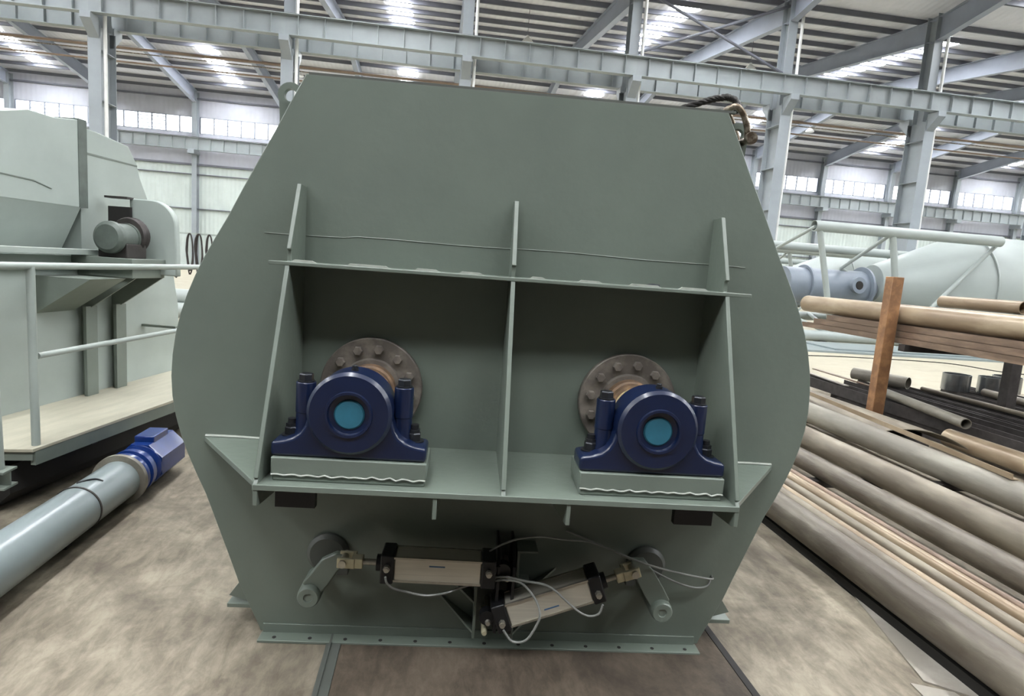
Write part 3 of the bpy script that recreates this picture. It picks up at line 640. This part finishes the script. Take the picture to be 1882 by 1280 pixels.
F += [(0, q, 3*q, 2*q), (n, 2*q+n, 3*q+n, q+n)]
tag(b.poly(P, F).build('curved_sheet', M_PIPE), 'half round curved steel sheet with an obliquely cut end beside the rusty post', 'sheet')
for a_, b_, r_, M_, lb in (((5.77, 6.98, .347), (5.42, 5.4, .347), .055, M_PIPE3, 'grey open ended pipe lying on the heap right of the curved sheet'),
                           ((6.3, 8.3, .38), (6.62, 7.6, .38), .085, M_PIPE3, 'short fat pipe piece on the heap behind the rusty post'),
                           ((6.8, 7.55, .325), (6.84, 5.9, .325), .03, M_PIPE, 'thin tube leading off the short fat pipe piece')):
    tag(MB().pipe(a_, b_, r_, .007, 28).build('steel_pipe', M_), lb, 'pipe')
for a_, b_, M_, lb in (((6.2, 9.1, .30), (6.12, 7.7, .302), M_BAR, 'long thin flat bar sticking out at the far end of the heap'), ((5.8, 8.6, .302), (5.7, 7.6, .302), M_SHEET, 'short pale flat bar below the long thin one'), ((6.05, 8.0, .155), (5.98, 7.2, .155), M_BAR, 'rusty flat bar at the foot of the rusty post')):
    a_, b_ = Vector(a_), Vector(b_); d = b_-a_; f = MB().box(-.03, .03, 0, d.length, -.006, .006).build('flat_bar', M_); f.location = a_
    f.rotation_euler = d.to_track_quat('Y', 'Z').to_euler(); tag(f, lb, 'flat bar')
# dark channels
chs = None
chl = [(4.84, 5.3, 0), (5.16, 5.75, 0), (5.75, 3.4, 0), (6.02, 3.9, 0), (6.3, 3.6, 0), (6.55, 4.2, 0), (6.8, 3.8, 0), (7.24, 3.5, 0), (7.52, 3.9, 0), (7.8, 4.1, 0), (8.08, 3.6, 0), (8.38, 4.4, 0), (5.72, 4.4, 1), (6.2, 3.9, 1), (6.5, 4.0, 1), (6.78, 3.6, 1), (7.3, 3.3, 1), (7.62, 3.7, 1), (7.94, 4.0, 1), (8.26, 3.9, 1)]
for x, y, lay in chl:
    lb = 'dark steel channel lying in the %s layer of the heap under the pipe rack' % ('upper' if lay else 'bottom')
    if chs is None:
        chs = o = MB().prism([(-.11, 0), (.11, 0), (.11, .14), (.098, .14), (.098, .012), (-.098, .012), (-.098, .14), (-.11, .14)], 4.3, 'y', 0).build('steel_channel', M_DKSTEEL)
    else: o = chs.copy(); C.objects.link(o)
    o.location = (x, y, .15 if lay else .004); tag(o, lb, 'channel', 'dark channels in the %s layer' % ('upper' if lay else 'bottom'))
tag(MB().pipe((7.28, 3.9, .345), (7.62, 7.4, .345), .05, .007).build('steel_pipe', M_PIPE2), 'thin dark pipe lying on top of the dark channels', 'pipe')
sq = MB().prism([(-.07, 0), (.07, 0), (.07, .1), (-.07, .1)], 1.5, 'y', -1.5).build('square_tube', mat('red_brown_tube', (96, 64, 54), .5, .1, .1, 8)); sq.location = (5.70, 4.35, .155); sq.rotation_euler = (0, 0, -.05)
tag(sq, 'short red brown square tube on the near end of the heap', 'square tube')
rg = None
for x, y, r_, w in ((7.5, 7.75, .175, 'left'), (7.93, 7.62, .16, 'middle'), (8.35, 7.78, .18, 'right')):
    lb = 'short upright steel pipe ring on the dark channels, the %s one of three' % w
    tag(MB().pipe((x, y, .294), (x, y, .53), r_, .012, 36).build('pipe_ring', M_CHROME), lb, 'pipe ring', 'pipe rings on the channels')
# pipe rack
rk = thing('pipe_rack', 'steel pipe rack with a tall rust coloured square post and dark posts', 'rack', (5.4, 6.65, 0))
MB().box(-.075, .075, -.06, .06, 0, 1.80).build('rust_post', M_POST, rk, .006, label='tall rust orange square post')
MB().box(-.075, .075, -4.26, -4.14, 0, 1.80).build('rust_post', M_POST, rk, .006)
for y in (-.17, -4.2):
    MB().box(1.53, 1.67, y-.06, y+.06, 0, 1.02).build('dark_post', M_DKSTEEL, rk, .004)
    MB().box(3.15, 3.25, y-.06, y+.06, 0, 1.02).build('dark_post', M_DKSTEEL, rk, .004)
    MB().box(.08, 3.25, y-.05, y+.05, .94, 1.02).build('crossbeam', M_DKSTEEL, rk, .004)
random.seed(3); bi = 0; bp = None
for lay in range(3):
    for c in range(7 if lay < 2 else 4):
        y1 = [8.55, 7.9, 8.3, 8.7, 8.0, 8.4, 7.8][c]-.28*lay; x = 5.57+c*.115
        if bp is None: bp = o = MB().prism([(-.045, 0), (.045, 0), (.045, .07), (.036, .07), (.036, .009), (-.036, .009), (-.036, .07), (-.045, .07)], 5.6, 'y', -5.6).build('steel_bar', M_BAR)
        else: o = bp.copy(); C.objects.link(o)
        o.location = (x, y1, 1.022+.0755*lay)
        tag(o, 'rusty channel bar stacked on the pipe rack, %s layer' % ('bottom', 'middle', 'top')[lay], 'bar', 'rusty bars in the %s layer of the rack' % ('bottom', 'middle', 'top')[lay])
tag(MB().pipe((5.62, 2.4, 1.365), (5.62, 8.62, 1.365), .12, .009, 40).build('steel_pipe', M_PIPET), 'thick tan pipe on the pipe rack resting on rusty bars behind the post', 'pipe')
tag(MB().box(6.35, 7.7, 6.42, 6.54, 1.022, 1.46).build('rack_trestle', M_DKSTEEL), 'dark trestle block on the rack carrying the shorter tan pipe', 'trestle')
tag(MB().pipe((6.95, 7.62, 1.545), (6.95, 6.42, 1.545), .08, .008, 32).build('steel_pipe', M_PIPET), 'shorter tan pipe on the rack, behind and right of the thick one', 'pipe')
# offcut sheets on the floor
tag(MB().prism([(2.285, 2.75), (2.12, 2.10), (2.28, 1.98), (2.285, 1.99), (2.285, 2.92)], .006, 'z', .001).build('steel_sheet', M_SHEET), 'pale thin steel offcut on the floor under the nearest pipe', 'sheet')
tag(MB().prism([(2.05, 2.09), (2.2, 2.03), (2.3, 1.45), (2.0, 1.5)], .0045, 'z', .0005).build('steel_sheet', M_SHEET), 'smaller grey offcut in front of the pale triangular one', 'sheet')
tag(MB().box(9.2, 17, 14.2, 16.4, 0, .05).box(10.4, 18, 14.5, 16.2, .05, .09).build('sheet_stack', M_TUBE), 'low stack of grey steel sheets on the far floor under the silo legs', 'sheet stack')
tag(MB().tube([(6.5, 12.6, .012), (8.9, 13.3, .012), (10.6, 13.45, .012), (12.5, 13.3, .012), (12.9, 12.3, .012), (13.3, 12.0, .012), (15, 11.8, .012)], .014, 8, 6).build('cable', M_INNER), 'thin dark cable snaking across the pale far floor', 'cable')
# silos lying on their sides
def silo(label, loc, first=[None]):
    if first[0] is not None:
        r = dup(first[0]); r.location = loc; return tag(r, label, 'silo', 'silos lying on their sides')
    r = first[0] = thing('silo', label, 'silo', loc, group='silos lying on their sides')
    az, ay = 1.88, 1.75
    MB().lathe((0, ay, az), (1, 0, 0), [(3.4, .62), (6.35, 1.80), (6.4, 1.83), (14, 1.83), (14.3, 1.7), (14.8, .8)], 64).build('shell', M_SILO, r)
    MB().lathe((6.33, ay, az), (1, 0, 0), [(0, 1.82), (0, 1.86), (.05, 1.86), (.05, 1.82)], 64, False, False).build('ring_seam', M_SILO, r)
    o = MB().lathe((0, ay-.1, az-.2), (1, 0, 0), [(.2, .56), (2.9, .58), (3.2, .48), (3.4, .3)], 40).build('outlet_vessel', M_VESSEL, r, label='blue grey outlet vessel')
    MB().lathe((2.95, ay-.1, az-.2), (1, 0, 0), [(0, .55), (0, .72), (.06, .72), (.06, .55)], 40, False, False).build('outlet_flange', M_VESSEL, o)
    MB().lathe((2.4, ay-.5, az-.12), (.1, -1, .1), [(0, .26), (.25, .2), (.25, .26), (.31, .26), (.31, .14), (.1, .14)], 28, True, True).build('nozzle', M_VESSEL, o)
    MB().cyl((2.4+.03, ay-.5-.28, az-.09), (2.4+.032, ay-.5-.318, az-.087), .125, 24).build('nozzle_bore', M_INNER, o)
    MB().lathe((.9, ay-.1, az-.2), (1, 0, 0), [(0, .58), (0, .66), (.06, .66), (.06, .58)], 36, False, False).build('outlet_flange', M_VESSEL, o)
    c = [(0, 3.42, 6.2, .16), (0, .19, 6.2, .16)]
    for y, z, x1, q in c+[(3.3, 3.0, 6.0, .15), (3.3, .6, 6.0, .15)]: MB().pipe((0, y, z), (x1, y, z), q, .015, 24).build('leg_tube', M_SILO, r)
    for p0, p1, q in (((.18, 0, 3.4), (1.05, 0, .2), .085), ((2.55, 0, 3.4), (3.3, 0, .2), .095), ((.05, 0, 3.4), (-.15, 1.7, 2.75), .05), ((2.5, 0, 3.35), (2.1, 1.5, 2.3), .055), ((2.1, 1.5, 2.3), (2.7, 1.5, 2.0), .06), ((1.2, 0, .25), (2.3, 3.2, .7), .06), ((.8, 3.3, .6), (.8, 3.3, 3.0), .06), ((3.3, 0, .25), (6.3, .2, 3.35), .06), ((.1, 3.3, 3.0), (.8, 3.3, .6), .06), ((1.1, 0, .25), (.1, .8, .7), .06)):
        MB().cyl(p0, p1, q, 12).build('brace_tube', M_SILO, r)
    for x in (7.5, 12.5): MB().prism([(ay-1.2, 0), (ay+1.2, 0), (ay+1.2, .6), (ay+.6, .2), (ay-.6, .2), (ay-1.2, .6)], .2, 'x', x).build('cradle', M_DKSTEEL, r)
    for x in (.6, 5): MB().box(x, x+.2, -.2, .2, 0, .04).build('cradle', M_DKSTEEL, r)
    return r
silo('large pale silo lying on its side with tubular legs, nearer of the two', (10.95, 17.0, 0))
silo('second pale silo lying behind the nearer one, mostly hidden', (15.3, 29.5, .0))
